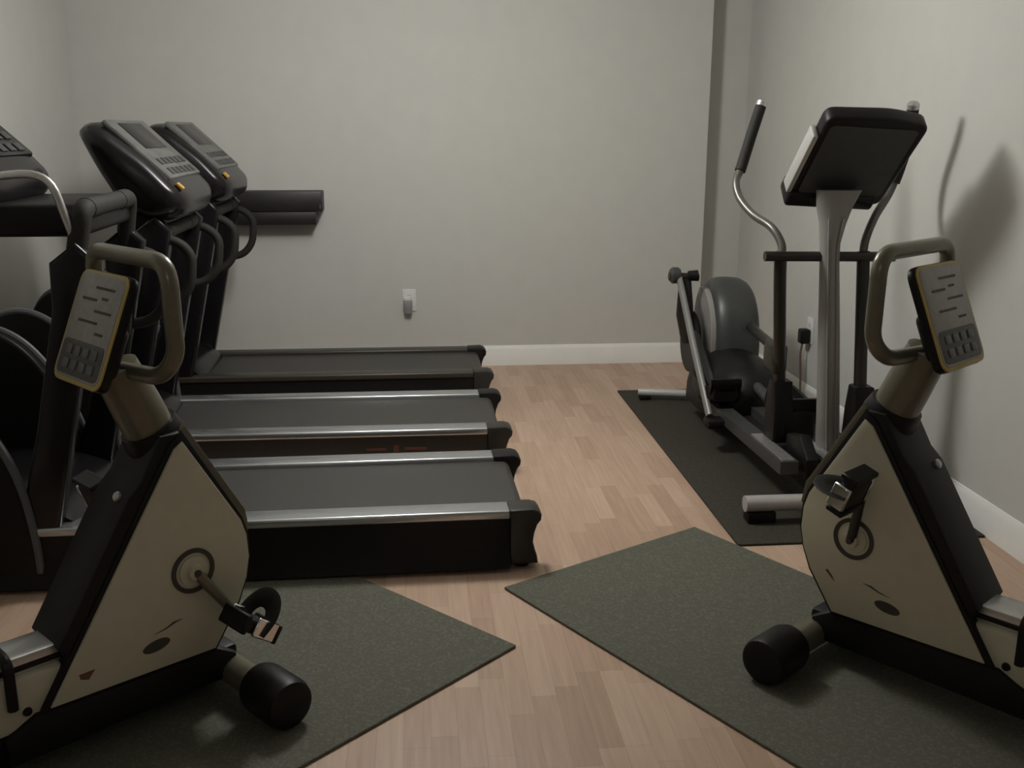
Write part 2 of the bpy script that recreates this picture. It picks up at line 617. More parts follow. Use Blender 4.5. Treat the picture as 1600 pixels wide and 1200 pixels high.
    # console pod
    prof = poly_round([(-1.27, 1.415), (-1.175, 1.43), (-0.99, 1.285), (-0.865, 1.145), (-0.875, 1.075), (-0.985, 1.035), (-1.11, 1.10), (-1.20, 1.26)], 0.06, 4)
    prof = [(a + con_shift[0], b + con_shift[1]) for a, b in prof]
    cx = sum(q[0] for q in prof) / len(prof)
    cz = sum(q[1] for q in prof) / len(prof)
    secs = []
    for yy, k in ((-0.012, 0.62), (0.004, 0.80), (0.04, 0.92), (0.12, 0.985), (0.22, 1.0), (TW - 0.22, 1.0), (TW - 0.12, 0.985), (TW - 0.04, 0.92), (TW - 0.004, 0.80), (TW + 0.012, 0.62)):
        secs.append([(cx + (x - cx) * k, yy, cz + (z - cz) * k) for x, z in prof])
    bm = loft(B(), secs)
    con = P('console', bm, 'black_gloss', angle=50)
    # the face slopes up and back: u across, w down the slope
    dv = Vector((con_shift[0], 0, con_shift[1]))
    top, bot = Vector((-1.165, 0, 1.432)) + dv, Vector((-0.868, 0, 1.152)) + dv
    w = (bot - top).normalized()
    nrm = Vector((-w.z, 0, w.x)).normalized()
    if nrm.z < 0:
        nrm = -nrm
    u = Vector((0, 1, 0))
    ln = (bot - top).length
    def face_box(bm, y0, y1, s0, s1, h0, h1, bev):
        mt = basis(u, w, nrm, (0, 0, 0))
        t = B()
        box(t, (y0, s0 * ln, h0), (y1, s1 * ln, h1), bev, 2)
        m2 = basis(u, w, u.cross(w), top)
        if u.cross(w).dot(nrm) < 0:
            for v in t.verts:
                v.co.z = -v.co.z
        bmesh.ops.transform(t, matrix=m2, verts=t.verts)
        return join(bm, t)
    bm = face_box(B(), 0.05, TW - 0.05, 0.02, 0.80, -0.012, 0.012, 0.010)
    dsp = P('display_bezel', bm, 'black_gloss' if near else 'display_sheen', con, None if near else 'silver grey display bezel')
    bm = face_box(B(), 0.16, TW - 0.16, 0.08, 0.42, 0.011, 0.0145, 0.002)
    P('display_window', bm, 'black_gloss', con)
    bm = B()
    for k in range(6):
        y0 = 0.13 + k * 0.075
        face_box(bm, y0, y0 + 0.05, 0.55, 0.63, 0.011, 0.016, 0.002)
        face_box(bm, y0, y0 + 0.05, 0.68, 0.76, 0.011, 0.016, 0.002)
    P('keypad', bm, 'dark_grey', con)
    bm = face_box(B(), 0.055, 0.085, 0.86, 0.94, 0.000, 0.012, 0.003)
    P('indicator_button', bm, 'amber', con)
    if near:
        bm = B()
        tube(bm, smooth_path([(-1.20, 0.05, 1.265), (-1.09, 0.03, 1.272), (-1.035, 0.025, 1.24), (-1.010, 0.035, 1.15), (-0.985, 0.05, 1.05)], 4), 0.012, 10)
        P('silver_brace', bm, 'silver', root, 'bright silver brace under the console')
    # cup trays and the neck that carries the pod
    bm = B()
    box(bm, (-1.13 + con_shift[0] * 0.6, 0.06, 0.99 + con_shift[1]), (-0.965, TW - 0.06, 1.085 + con_shift[1]), 0.02, 3)
    P('console_bracket', bm, 'black')
    return root

make_treadmill('treadmill', 'rail_silver', 'black treadmill nearest the camera, its black side skirt facing the left bike', 3.03, (-0.345, 0.10), 0.16, near=True, turn=0.018)
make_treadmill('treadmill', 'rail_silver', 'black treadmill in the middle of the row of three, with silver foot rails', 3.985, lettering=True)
make_treadmill('treadmill', 'rail_dark', 'black treadmill farthest away against the back wall with dark foot rails', 4.98)

# ------------------------------------------------------------------ recumbent exercise bikes
SHROUD = [(-0.041, 0.714), (0.099, 0.468), (0.112, 0.425), (0.115, 0.360), (0.103, 0.305), (0.078, 0.245), (0.001, 0.136), (-0.424, 0.150), (-0.075, 0.694)]
PANEL = [(-0.048, 0.692), (0.089, 0.460), (0.101, 0.421), (0.104, 0.362), (0.093, 0.310), (0.068, 0.254), (-0.004, 0.152), (-0.403, 0.164), (-0.070, 0.678)]
HW = 0.085      # half the shroud's width
def make_bike(name, label, loc, ang, crank_deg, rail_from=-0.30, card=False):
    """x forward, y left, z up; origin on the floor under the front stabilizer"""
    root = thing(name, label, 'exercise bike', loc, ang, 'recumbent exercise bikes')
    def P(nm, bm, m, parent=root, lab=None, angle=38):
        return obj(nm, bm, m, parent, lab, None, angle)
    # front and rear stabilizers
    for sx, hl, nm in ((0.055, 0.185, 'front_stabilizer'), (-1.14, 0.12, 'rear_stabilizer')):
        bm = B()
        tube(bm, [(sx, -hl, 0.062), (sx, hl, 0.062)], 0.040, 18)
        st = P(nm, bm, 'tube')
        for s in (-1, 1):
            bm = B()
            L1 = 0.145 if sx > 0 else 0.05
            lathe(bm, [(0, 0.044), (0.004, 0.058), (0.02, 0.063), (L1 - 0.02, 0.063), (L1 - 0.006, 0.058), (L1, 0.046), (L1, 0.0)], (sx, s * (hl - 0.005), 0.063), (0, s, 0), 24)
            P('end_cap', bm, 'black', st)
    # base beam
    bm = B()
    box(bm, (-1.18, -0.060, 0.046), (0.075, 0.060, 0.125), 0.012, 2)
    prism(bm, [(0.06, 0.05), (0.062, 0.11), (0.005, 0.145), (-0.43, 0.155), (-0.50, 0.12), (-0.50, 0.05)], 'y', -0.080, 0.080, 0.012, 2)
    P('base_beam', bm, 'black')
    # seat rail: cream body with a silver track
    bm = B()
    box(bm, (-1.20, -0.068, 0.123), (rail_from, 0.068, 0.246), 0.010, 2)
    rail = P('seat_rail', bm, 'cream')
    bm = B()
    box(bm, (-1.22, -0.050, 0.239), (rail_from + 0.02, 0.050, 0.288), 0.008, 2)
    P('rail_track', bm, 'silver', rail, 'silver track on top of the seat rail')
    bm = B()
    box(bm, (-1.19, -0.0525, 0.254), (rail_from, 0.0525, 0.268), 0.002, 1)
    P('track_groove', bm, 'black', rail)
    bm = B()
    tube(bm, round_path([(-0.475, -0.075, 0.185), (-0.475, -0.075, 0.298), (-0.475, 0.075, 0.298), (-0.475, 0.075, 0.185)], 0.03, 4), 0.012, 8)
    P('rail_band', bm, 'black', rail)
    for s in (-1, 1):
        bm = B()
        lathe(bm, [(0, 0.011), (0.006, 0.009), (0.006, 0)], (-0.445, s * 0.067, 0.165), (0, s, 0), 12)
        P('rail_bolt', bm, 'black', rail)
    # shroud core with a dark spine towards the rider
    bm = B()
    prism(bm, SHROUD, 'y', -HW, HW, 0.008, 2)
    shroud = P('shroud', bm, 'black')
    bm = B()
    spine = [(-0.042, 0.712), (-0.094, 0.712), (-0.150, 0.615), (-0.182, 0.585), (-0.368, 0.285), (-0.352, 0.252), (-0.25, 0.25)]
    prism(bm, spine, 'y', -0.078, 0.078, 0.008, 2)
    P('rear_cover', bm, 'black', shroud)
    bm = B()
    lathe(bm, [(0, 0.012), (0.006, 0.012), (0.010, 0.008), (0.010, 0)], (-0.185, -0.035, 0.580), (-0.85, 0, 0.53), 14)
    P('cover_screw', bm, 'silver', shroud)
    bm = B()
    prism(bm, [(-0.026, 0.722), (-0.046, 0.708), (0.092, 0.468), (0.112, 0.415), (0.126, 0.420), (0.117, 0.476)], 'y', -0.066, 0.066, 0.003, 2)
    P('front_strip', bm, 'tube', shroud, 'taupe front strip')
    for s in (-1, 1):
        nm = 'side_panel'
        bm = B()
        a, b = (HW - 0.002, HW + 0.008) if s > 0 else (-HW - 0.008, -HW + 0.002)
        prism(bm, PANEL, 'y', a, b, 0.003, 2)
        pn = P(nm, bm, 'cream', shroud, 'cream side panel')
        y0 = s * (HW + 0.008)
        AX = Vector((-0.049, y0, 0.373))
        # dark ring round the crank
        bm = B()
        ring = [(0, 0.043), (0.003, 0.044), (0.003, 0.055), (0, 0.056)]
        lathe(bm, [(-0.001, 0.0445), (0.0035, 0.0445), (0.0035, 0.0555), (-0.001, 0.0555), (-0.001, 0.0445)], AX, (0, s, 0), 36)
        P('crank_ring', bm, 'mark', shroud)
        # printed marks
        bm = B()
        def mark_poly(pts, m, yy=y0, s=s):
            t = B()
            prism(t, pts, 'y', yy - s * 0.001, yy + s * 0.0012)
            return t
        ov = [(-0.155 + 0.036 * math.cos(t) * 0.95 - 0.012 * math.sin(t) * 0.2, 0.218 + 0.014 * math.sin(t) + 0.004 * math.cos(t)) for t in [2 * PI * k / 20 for k in range(20)]]
        bm = mark_poly(ov, 'mark')
        join(bm, mark_poly([(-0.085, 0.262), (-0.105, 0.258), (-0.130, 0.250), (-0.160, 0.247), (-0.130, 0.253), (-0.108, 0.262)], 'mark'))
        P('printed_emblem', bm, 'mark', shroud)
        bm = mark_poly([(-0.302, 0.218), (-0.338, 0.218), (-0.336, 0.206), (-0.318, 0.199)], 'mark_red') if s < 0 else \
            mark_poly([(0.022, 0.264), (0.006, 0.250), (-0.006, 0.240), (0.002, 0.254), (0.016, 0.268)], 'mark_red')
        P('printed_mark', bm, 'mark_red', shroud)
    # cranks and pedals
    for s in (-1, 1):
        a = math.radians(crank_deg if s > 0 else crank_deg + 180)
        d = Vector((math.cos(a), 0, math.sin(a)))
        c0 = Vector((-0.049, s * (HW + 0.009), 0.373))
        bm = B()
        lathe(bm, [(0, 0.036), (0.004, 0.036), (0.006, 0.020), (0.020, 0.018), (0.020, 0.0)], c0, (0, s, 0), 24)
        hub = P('crank_hub', bm, 'cream')
        bm = B()
        lathe(bm, [(0, 0.008), (0.006, 0.008), (0.006, 0)], c0 + Vector((0, s * 0.0195, 0)), (0, s, 0), 12)
        P('hub_bolt', bm, 'mark', hub)
        e = c0 + d * 0.165 + Vector((0, s * 0.030, 0))
        bm = B()
        tube(bm, [c0 + Vector((0, s * 0.014, 0)), c0 + d * 0.05 + Vector((0, s * 0.018, 0)), e], [0.013, 0.013, 0.011], 12, squash=(1, 0.8))
        arm = P('crank_arm', bm, 'tube' if s < 0 else 'black_metal')
        # pedal: platform, cage strap and buckle
        pc = e + Vector((0, s * 0.060, 0))
        rot = Matrix.Translation(pc) @ Matrix.Rotation(math.radians(35 if s < 0 else 70), 4, 'Y')
        bm = B()
        tube(bm, [e, e + Vector((0, s * 0.020, 0))], 0.008, 10)
        box(bm, (-0.054, -0.050, -0.017), (0.054, 0.050, 0.017), 0.007, 2, rot)
        for k in (-0.048, 0.048):
            box(bm, (k - 0.007, -0.053, -0.023), (k + 0.007, 0.053, 0.023), 0.003, 1, rot)
        pd = P('pedal', bm, 'black', arm)
        bm = B()
        sp = smooth_path([rot @ Vector(q) for q in ((0.0, -0.046, -0.012), (0.01, -0.048, 0.03), (0.015, -0.03, 0.060), (0.015, 0.0, 0.070), (0.015, 0.03, 0.060), (0.01, 0.048, 0.03), (0.0, 0.046, -0.012))], 4)
        tube(bm, sp, 0.017, 8, squash=(0.3, 1.5))
        P('pedal_strap', bm, 'black', pd)
        bm = B()
        for k in (-0.056, 0.056):
            bm = B()
            box(bm, (-0.028, k - 0.005, -0.020), (0.036, k + 0.005, 0.026), 0.003, 1, rot)
            P('pedal_reflector', bm, 'chrome', pd, 'shiny pedal reflector')
    # neck from the shroud to the console
    bm = B()
    lathe(bm, [(0, 0.068), (0.03, 0.072), (0.065, 0.066), (0.065, 0.0)], (-0.056, 0, 0.662), (-0.43, 0, 0.90), 28)
    P('neck_collar', bm, 'black')
    bm = B()
    tube(bm, [(-0.072, 0, 0.690), (-0.108, 0, 0.775), (-0.150, 0, 0.872)], [0.058, 0.057, 0.052], 28)
    P('neck', bm, 'tube', root, 'thick taupe neck tube')
    # loop handlebar round the console
    lp = round_path([(-0.140, 0.0, 0.864), (-0.112, 0.140, 0.864), (-0.092, 0.178, 0.912), (-0.095, 0.178, 1.116),
                     (-0.095, -0.178, 1.116), (-0.092, -0.178, 0.912), (-0.112, -0.140, 0.864), (-0.140, 0.0, 0.864)], 0.055, 6)
    bm = B()
    tube(bm, lp, 0.0195, 14)
    P('loop_handlebar', bm, 'tube')
    # console: face tilted up towards the rider
    top, bot = Vector((-0.138, 0, 1.082)), Vector((-0.236, 0, 0.842))
    w = (top - bot).normalized()                 # up the face
    u = Vector((0, 1, 0))
    nrm = u.cross(w)
    if nrm.x > 0:
        nrm = -nrm
    ctr = (top + bot) / 2
    Hh, Wh = (top - bot).length / 2, 0.116
    def panel(y0, y1, v0, v1, h0, h1, rad, bev=0.002):
        t = B()
        pts = poly_round([(y0, v0), (y1, v0), (y1, v1), (y0, v1)], rad, 5)
        prism(t, pts, 'z', h0, h1, bev, 2)
        if u.cross(w).dot(nrm) < 0:
            for q in t.verts:
                q.co.z = -q.co.z
        bmesh.ops.transform(t, matrix=basis(u, w, u.cross(w), ctr), verts=t.verts)
        return t
    con = P('console', panel(-Wh, Wh, -Hh, Hh, -0.016, 0.006, 0.035, 0.005), 'black')
    t = B()
    box(t, (-0.055, -0.10, -0.060), (0.055, 0.02, -0.012), 0.018, 3)
    if u.cross(w).dot(nrm) < 0:
        for q in t.verts:
            q.co.z = -q.co.z
    bmesh.ops.transform(t, matrix=basis(u, w, u.cross(w), ctr), verts=t.verts)
    P('console_back', t, 'black', con)
    P('console_bezel', panel(-Wh + 0.002, Wh - 0.002, -Hh + 0.002, Hh - 0.002, 0.005, 0.010, 0.032), 'yellow', con, 'mustard yellow rim')
    P('console_face', panel(-Wh + 0.010, Wh - 0.010, -Hh + 0.012, Hh - 0.008, 0.008, 0.0118, 0.026), 'screen', con, 'grey printed console face')
    P('keypad', panel(-Wh + 0.016, Wh - 0.016, -Hh + 0.018, -0.032, 0.010, 0.0128, 0.018), 'screen_dark', con)
    t = B()
    for k in range(4):
        for j in range(2):
            join(t, panel(-0.075 + k * 0.040, -0.047 + k * 0.040, -0.098 + j * 0.032, -0.076 + j * 0.032, 0.0125, 0.015, 0.006, 0.001))
    P('keypad_button', t, 'edge_grey', con)
    t = B()
    for v0, a, b in ((0.088, -0.07, 0.02), (0.066, -0.05, -0.02), (0.060, 0.0, 0.07), (0.036, -0.08, 0.0), (0.010, -0.03, 0.06), (-0.012, -0.07, -0.03)):
        join(t, panel(a, b, v0, v0 + 0.006, 0.0115, 0.0124, 0.002, 0.0))
    P('face_print', t, 'mark', con)
    if card:
        P('card_holder', panel(Wh - 0.038, Wh - 0.002, 0.04, Hh + 0.045, 0.010, 0.0135, 0.004, 0.001), 'tan', con, 'pale beige strip standing above the console corner')
    # seat on its carriage
    bm = B()
    box(bm, (-1.12, -0.075, 0.284), (-0.90, 0.075, 0.400), 0.015, 2)
    P('seat_carriage', bm, 'black')
    bm = B()
    pts = poly_round([(-0.80, -0.19), (-0.80, 0.19), (-1.12, 0.21), (-1.12, -0.21)], 0.09, 6)
    prism(bm, pts, 'z', 0.395, 0.470, 0.025, 3)
    P('seat', bm, 'black')
    bm = B()
    loft(bm, [[(x + dx, 0.205 * k * math.cos(2 * PI * j / 28), z + 0.27 * k * math.sin(2 * PI * j / 28) * 0.96) for j in range(28)]
              for x, z, dx, k in ((-1.09, 0.74, 0, 0.80), (-1.10, 0.74, 0, 0.95), (-1.12, 0.74, 0, 1.0), (-1.15, 0.74, 0, 0.97), (-1.16, 0.74, 0, 0.85))])
    P('backrest', bm, 'black')
    bm = B()
    tube(bm, [(-1.08, 0, 0.38), (-1.165, 0, 0.50), (-1.165, 0, 0.80)], 0.022, 10)
    P('backrest_post', bm, 'black')
    return root

fR = Vector((math.cos(math.radians(130)), math.sin(math.radians(130)), 0))
make_bike('exercise_bike', 'cream and black recumbent exercise bike on the left, its console facing the left edge',
          (-0.565, 2.384, 0.009), math.radians(41), 123)
b2 = make_bike('exercise_bike', 'cream and black recumbent exercise bike on the right, pedal raised before its cream panel',
          (1.151, 2.425, 0.009), math.radians(127.5), 101)

# ------------------------------------------------------------------ elliptical trainer
def make_elliptical():
    OX, OY = 1.50, 4.10
    root = thing('elliptical_trainer', 'grey and black elliptical trainer with pale pole on the dark mat by the right wall', 'elliptical trainer', (OX, OY, 0.009))
    S = (-OX, -OY, -0.009)
    def P(nm, bm, m, parent=root, lab=None, angle=38):
        return obj(nm, bm, m, parent, lab, S, angle)
    # stabilizers
    bm = B()
    tube(bm, [(1.178, 3.375, 0.078), (1.80, 3.375, 0.078)], 0.030, 18)
    fs = P('front_stabilizer', bm, 'light_metal', root, 'pale silver front stabilizer tube')
    for x in (1.205, 1.77):
        bm = B()
        box(bm, (x - 0.02, 3.345, 0.009), (x + 0.085 if x < 1.5 else x + 0.02, 3.41, 0.052), 0.006, 2)
        P('stabilizer_foot', bm, 'black', fs)
    bm = B()
    tube(bm, [(1.165, 5.12, 0.048), (1.83, 4.96, 0.048)], 0.022, 14)
    rs = P('rear_stabilizer', bm, 'light_metal', root, 'pale silver rear stabilizer tube')
    for x, y in ((1.20, 5.112), (1.80, 4.967)):
        bm = B()
        box(bm, (x - 0.03, y - 0.025, 0.009), (x + 0.03, y + 0.025, 0.032), 0.005, 2)
        P('stabilizer_foot', bm, 'black', rs)
    # main frame
    bm = B()
    box(bm, (1.46, 3.36, 0.085), (1.56, 5.05, 0.150), 0.010, 2)
    box(bm, (1.43, 3.33, 0.045), (1.62, 3.46, 0.150), 0.015, 2)
    P('main_frame', bm, 'black_metal')
    # sloping roller ramp: two dark channels with bright inlays
    for x in (1.37, 1.53):
        bm = B()
        loft(bm, [[(x - 0.035, y, z), (x + 0.035, y, z), (x + 0.035, y, z + 0.05), (x - 0.035, y, z + 0.05)] for y, z in ((3.46, 0.155), (4.42, 0.135))])
        rp = P('roller_ramp', bm, 'dark_grey')
        bm = B()
        loft(bm, [[(x - 0.024, y, z), (x + 0.024, y, z), (x + 0.024, y, z + 0.006), (x - 0.024, y, z + 0.006)] for y, z in ((3.47, 0.204), (3.83, 0.197))])
        P('ramp_inlay', bm, 'silver', rp, 'bright metal ramp inlay')
    # ramp nose
    bm = B()
    prism(bm, [(3.44, 0.10), (3.44, 0.215), (3.53, 0.285), (3.66, 0.255), (3.66, 0.10)], 'x', 1.425, 1.475, 0.01, 2)
    P('ramp_nose', bm, 'black')
    # pole with flared head
    bm = B()
    secs = []
    for x, y, z, rx, ry in ((1.585, 3.625, 0.145, 0.047, 0.040), (1.570, 3.62, 0.35, 0.044, 0.036), (1.545, 3.61, 0.65, 0.041, 0.034), (1.520, 3.60, 0.93, 0.036, 0.034),
                            (1.516, 3.60, 1.00, 0.038, 0.034), (1.522, 3.605, 1.07, 0.050, 0.036), (1.527, 3.61, 1.13, 0.068, 0.038), (1.535, 3.60, 1.19, 0.085, 0.040)):
        secs.append([(x + rx * math.cos(2 * PI * k / 24), y + ry * math.sin(2 * PI * k / 24), z) for k in range(24)])
    loft(bm, secs)
    pole = P('pole', bm, 'pole', root, 'pale grey flared pole')
    bm = B()
    for dx in (-0.020, 0.016):
        tube(bm, [(1.585 + dx, 3.584, 0.16), (1.570 + dx, 3.583, 0.35), (1.545 + dx, 3.576, 0.65), (1.520 + dx * 0.9, 3.566, 0.93), (1.517 + dx, 3.566, 1.0), (1.525 + dx * 1.6, 3.568, 1.09)], 0.004, 6)
    P('pole_ridge', bm, 'pole', pole)
    bm = B()
    box(bm, (1.515, 3.56, 0.140), (1.655, 3.70, 0.185), 0.015, 2)
    P('pole_foot', bm, 'black', pole)
    # console leaning back over the pole, its dark back towards the camera
    bl, br, tl, tr = Vector((1.387, 3.70, 1.155)), Vector((1.742, 3.70, 1.135)), Vector((1.385, 3.41, 1.450)), Vector((1.738, 3.41, 1.432))
    def q(a, b):
        return bl + (br - bl) * a + (tl - bl) * b
    xa = (br - bl).normalized()
    ya = ((tl - bl) - xa * (tl - bl).dot(xa)).normalized()
    za = xa.cross(ya)                       # out of the face, towards the user above
    ctr = q(0.5, 0.5)
    Wd, Ht = (br - bl).length, (tl - bl).length
    mt = basis(xa, ya, za, ctr)
    bm = B()
    pts = poly_round([(-Wd / 2, -Ht / 2), (Wd / 2, -Ht / 2), (Wd / 2 + 0.012, Ht / 2 - 0.01), (0.05, Ht / 2 + 0.012), (-Wd / 2 - 0.0, Ht / 2)], 0.035, 5)
    prism(bm, pts, 'z', -0.050, 0.014, 0.012, 3, mt)
    con = P('console', bm, 'black')
    bm = B()
    prism(bm, poly_round([(-0.115, -Ht / 2 + 0.02), (0.115, -Ht / 2 + 0.02), (0.13, 0.02), (-0.13, 0.02)], 0.03, 4), 'z', -0.095, -0.045, 0.016, 3, mt)
    P('console_housing', bm, 'black', con)
    bm = B()
    prism(bm, poly_round([(-Wd / 2 + 0.02, -Ht / 2 + 0.05), (Wd / 2 - 0.02, -Ht / 2 + 0.05), (Wd / 2 - 0.02, Ht / 2 - 0.03), (-Wd / 2 + 0.02, Ht / 2 - 0.03)], 0.02, 4), 'z', 0.012, 0.018, 0.002, 1, mt)
    P('console_face', bm, 'dark_grey', con)
    bm = B()
    box(bm, (-0.095, Ht / 2 - 0.066, -0.0535), (0.135, Ht / 2 - 0.044, -0.049), 0.002, 1, mt)
    P('back_label', bm, 'edge_grey', con, 'pale strip on the back of the console')
    bm = B()
    box(bm, (-Wd / 2 - 0.022, -Ht / 2 + 0.045, -0.045), (-Wd / 2 - 0.002, Ht / 2 - 0.085, 0.016), 0.006, 2, mt)
    P('side_trim', bm, 'light_metal', con, 'pale silver side edge')
    bm = B()
    box(bm, (-Wd / 2 - 0.012, -Ht / 2 - 0.015, -0.075), (Wd / 2 - 0.03, -Ht / 2 + 0.055, 0.030), 0.014, 3, mt)
    P('reading_ledge', bm, 'black', con)
    # pivot axle
    bm = B()
    tube(bm, [(1.275, 3.605, 0.952), (1.770, 3.605, 0.946)], 0.0185, 16)
    P('pivot_axle', bm, 'black_metal')
    # swinging arms
    LA = [(1.341, 3.62, 0.946), (1.347, 3.635, 0.990), (1.325, 3.69, 1.048), (1.284, 3.79, 1.088), (1.254, 3.87, 1.145), (1.252, 3.92, 1.205), (1.279, 3.95, 1.257), (1.320, 3.975, 1.38), (1.363, 4.0, 1.501)]
    RA = [(1.656, 3.62, 0.946), (1.667, 3.635, 1.007), (1.722, 3.69, 1.088), (1.804, 3.76, 1.174), (1.838, 3.76, 1.281), (1.840, 3.72, 1.385), (1.827, 3.685, 1.490)]
    for pts, low, g0 in ((LA, [(1.341, 3.62, 0.965), (1.352, 3.64, 0.85), (1.425, 3.76, 0.40)], 6), (RA, [(1.656, 3.62, 0.965), (1.655, 3.60, 0.85), (1.650, 3.53, 0.43)], 4)):
        sp = smooth_path(pts, 6)
        bm = B()
        tube(bm, sp, 0.0155, 12)
        arm = P('handle_arm', bm, 'arm_grey', root)
        k0 = int(g0 * 6) - (1 if g0 == 6 else 4)
        bm = B()
        tube(bm, sp[k0:-1], 0.0215, 14)
        P('foam_grip', bm, 'foam', arm)
        bm = B()
        e, d = sp[-1], (sp[-1] - sp[-2]).normalized()
        lathe(bm, [(-0.012, 0.0225), (0.006, 0.0225), (0.014, 0.014), (0.016, 0.0)], e, d, 16)
        P('grip_cap', bm, 'silver', arm, 'shiny grip end')
        bm = B()
        tube(bm, smooth_path(low, 4), 0.0235, 14)
        P('lower_arm', bm, 'black_metal', arm)
        bm = B()
        x, y, z = low[-1]
        prism(bm, [(y - 0.055, z - 0.20), (y + 0.06, z - 0.20), (y + 0.05, z - 0.05), (y + 0.03, z + 0.045), (y - 0.035, z + 0.045), (y - 0.06, z - 0.06)], 'x', x - 0.038, x + 0.042, 0.012, 2)
        if g0 == 6:
            box(bm, (x - 0.02, y - 0.06, z - 0.20), (x + 0.145, y + 0.08, z - 0.065), 0.03, 3)
        P('arm_shoe', bm, 'black', arm)
    # links from the arms back to the drive housing
    for (a, b) in (((1.405, 3.73, 0.56), (1.625, 4.74, 0.47)),):
        bm = B()
        tube(bm, [a, b], 0.022, 12)
        for e in (a,):
            box(bm, (e[0] - 0.028, e[1] - 0.02, e[2] - 0.085), (e[0] + 0.028, e[1] + 0.12, e[2] + 0.035), 0.018, 3)
        P('drive_link', bm, 'black_metal')
    # pedals on long side beams
    for x, y, z, rise in ((1.53, 3.86, 0.235, 0.05), (1.365, 4.40, 0.185, -0.03)):
        bm = B()
        tube(bm, [(x, y - 0.10, z - 0.03), (x, 4.80, 0.33 if rise > 0 else 0.42)], 0.024, 12)
        bmm = P('pedal_beam', bm, 'dark_grey')
        bm = B()
        loft(bm, [[(x + sx * w_, yy, zz + h) for sx, h in ((-1, 0.0), (-0.9, 0.055), (-0.72, 0.055), (-0.68, 0.025), (0.68, 0.025), (0.72, 0.055), (0.9, 0.055), (1, 0.0), (0.8, -0.02), (-0.8, -0.02))]
                  for yy, zz, w_ in ((y - 0.15, z + 0.06, 0.055), (y - 0.12, z + 0.045, 0.078), (y, z + 0.03, 0.086), (y + 0.13, z + 0.045, 0.082), (y + 0.17, z + 0.06, 0.065))])
        pd = P('foot_pedal', bm, 'black', bmm)
        bm = B()
        loft(bm, [[(x + sx * 0.07, yy, z + hz) for sx in (-1, 1)][::1] + [(x + sx * 0.07, yy + 0.02, z + hz) for sx in (1, -1)]
                  for yy, hz in ((y - 0.135, 0.07), (y - 0.155, 0.115), (y - 0.15, 0.14))])
        P('toe_stop', bm, 'black', pd)
        bm = B()
        lathe(bm, [(-0.020, 0), (-0.020, 0.030), (0.020, 0.030), (0.020, 0)], (x, y - 0.10, z - 0.015 if rise < 0 else z - 0.005), (1, 0, 0), 18)
        P('ramp_roller', bm, 'black', bmm)
    # drive housing with domed top, silver left flank
    bm = B()
    prof = [(4.72, 0.05), (4.69, 0.28), (4.70, 0.44), (4.75, 0.57), (4.84, 0.655), (4.95, 0.682), (5.06, 0.655), (5.15, 0.57), (5.19, 0.42), (5.20, 0.25), (5.18, 0.05)]
    pr = smooth_path([(a, b, 0) for a, b in prof], 3)
    cy, cz = 4.95, 0.36
    secs = []
    for x, k in ((1.450, 0.78), (1.458, 0.88), (1.480, 0.96), (1.52, 0.995), (1.57, 1.0), (1.62, 0.985), (1.655, 0.93), (1.674, 0.85), (1.680, 0.76)):
        secs.append([(x, cy + (p.x - cy) * k, max(0.05, cz + (p.y - cz) * k)) for p in pr])
    loft(bm, secs)
    hs = P('drive_housing', bm, 'dark_grey', angle=60)
    bm = B()
    fl = [(p.x, p.y) for p in smooth_path([(4.735, 0.20, 0), (4.735, 0.42, 0), (4.78, 0.54, 0), (4.86, 0.615, 0), (4.95, 0.635, 0), (5.0, 0.60, 0), (4.90, 0.45, 0), (4.84, 0.30, 0), (4.81, 0.20, 0)], 3)]
    prism(bm, fl, 'x', 1.432, 1.460, 0.003, 1)
    P('flank_panel', bm, 'pole', hs, 'pale grey flank panel')
    # lower cover in front of the housing
    bm = B()
    secs = []
    for y, k in ((4.28, 0.50), (4.32, 0.78), (4.42, 0.95), (4.58, 1.0), (4.80, 1.0)):
        secs.append([(1.535 + 0.20 * k * math.cos(t), y, 0.10 + 0.27 * k * max(0.0, math.sin(t)) ** 0.7) for t in [PI * j / 16 for j in range(17)]])
    loft(bm, secs)
    P('lower_cover', bm, 'black')
    # cranks and side links on the left of the housing
    bm = B()
    lathe(bm, [(0, 0.0), (0, 0.15), (0.012, 0.16), (0.028, 0.155), (0.028, 0.0)], (1.398, 4.93, 0.36), (-1, 0, 0), 32)
    P('crank_disc', bm, 'black')
    bm = B()
    tube(bm, [(1.372, 4.93, 0.36), (1.345, 4.92, 0.50), (1.335, 4.91, 0.69)], [0.038, 0.045, 0.030], 14)
    tube(bm, [(1.25, 4.90, 0.695), (1.40, 4.90, 0.69)], 0.020, 14)
    cr = P('crank_arm', bm, 'black_metal')
    bm = B()
    lathe(bm, [(0, 0.0), (0, 0.034), (0.012, 0.041), (0.038, 0.041), (0.050, 0.030), (0.050, 0.0)], (1.305, 4.90, 0.700), (-1, 0, 0), 22)
    P('crank_knob', bm, 'dark_grey', cr)
    bm = B()
    lathe(bm, [(0, 0.0), (0, 0.024), (0.045, 0.028), (0.045, 0.0)], (1.345, 4.885, 0.70), (1, 0, 0), 18)
    P('pivot_bolt', bm, 'black', cr)
    bm = B()
    tube(bm, [(1.300, 4.89, 0.690), (1.293, 4.58, 0.44), (1.287, 4.22, 0.165)], 0.0215, 14, squash=(1.0, 0.75))
    lk = P('side_link', bm, 'link_grey', root, 'silvery slanting side link')
    bm = B()
    box(bm, (1.262, 4.15, 0.125), (1.40, 4.24, 0.165), 0.010, 2)
    P('link_foot', bm, 'black', lk)
    return root
make_elliptical()

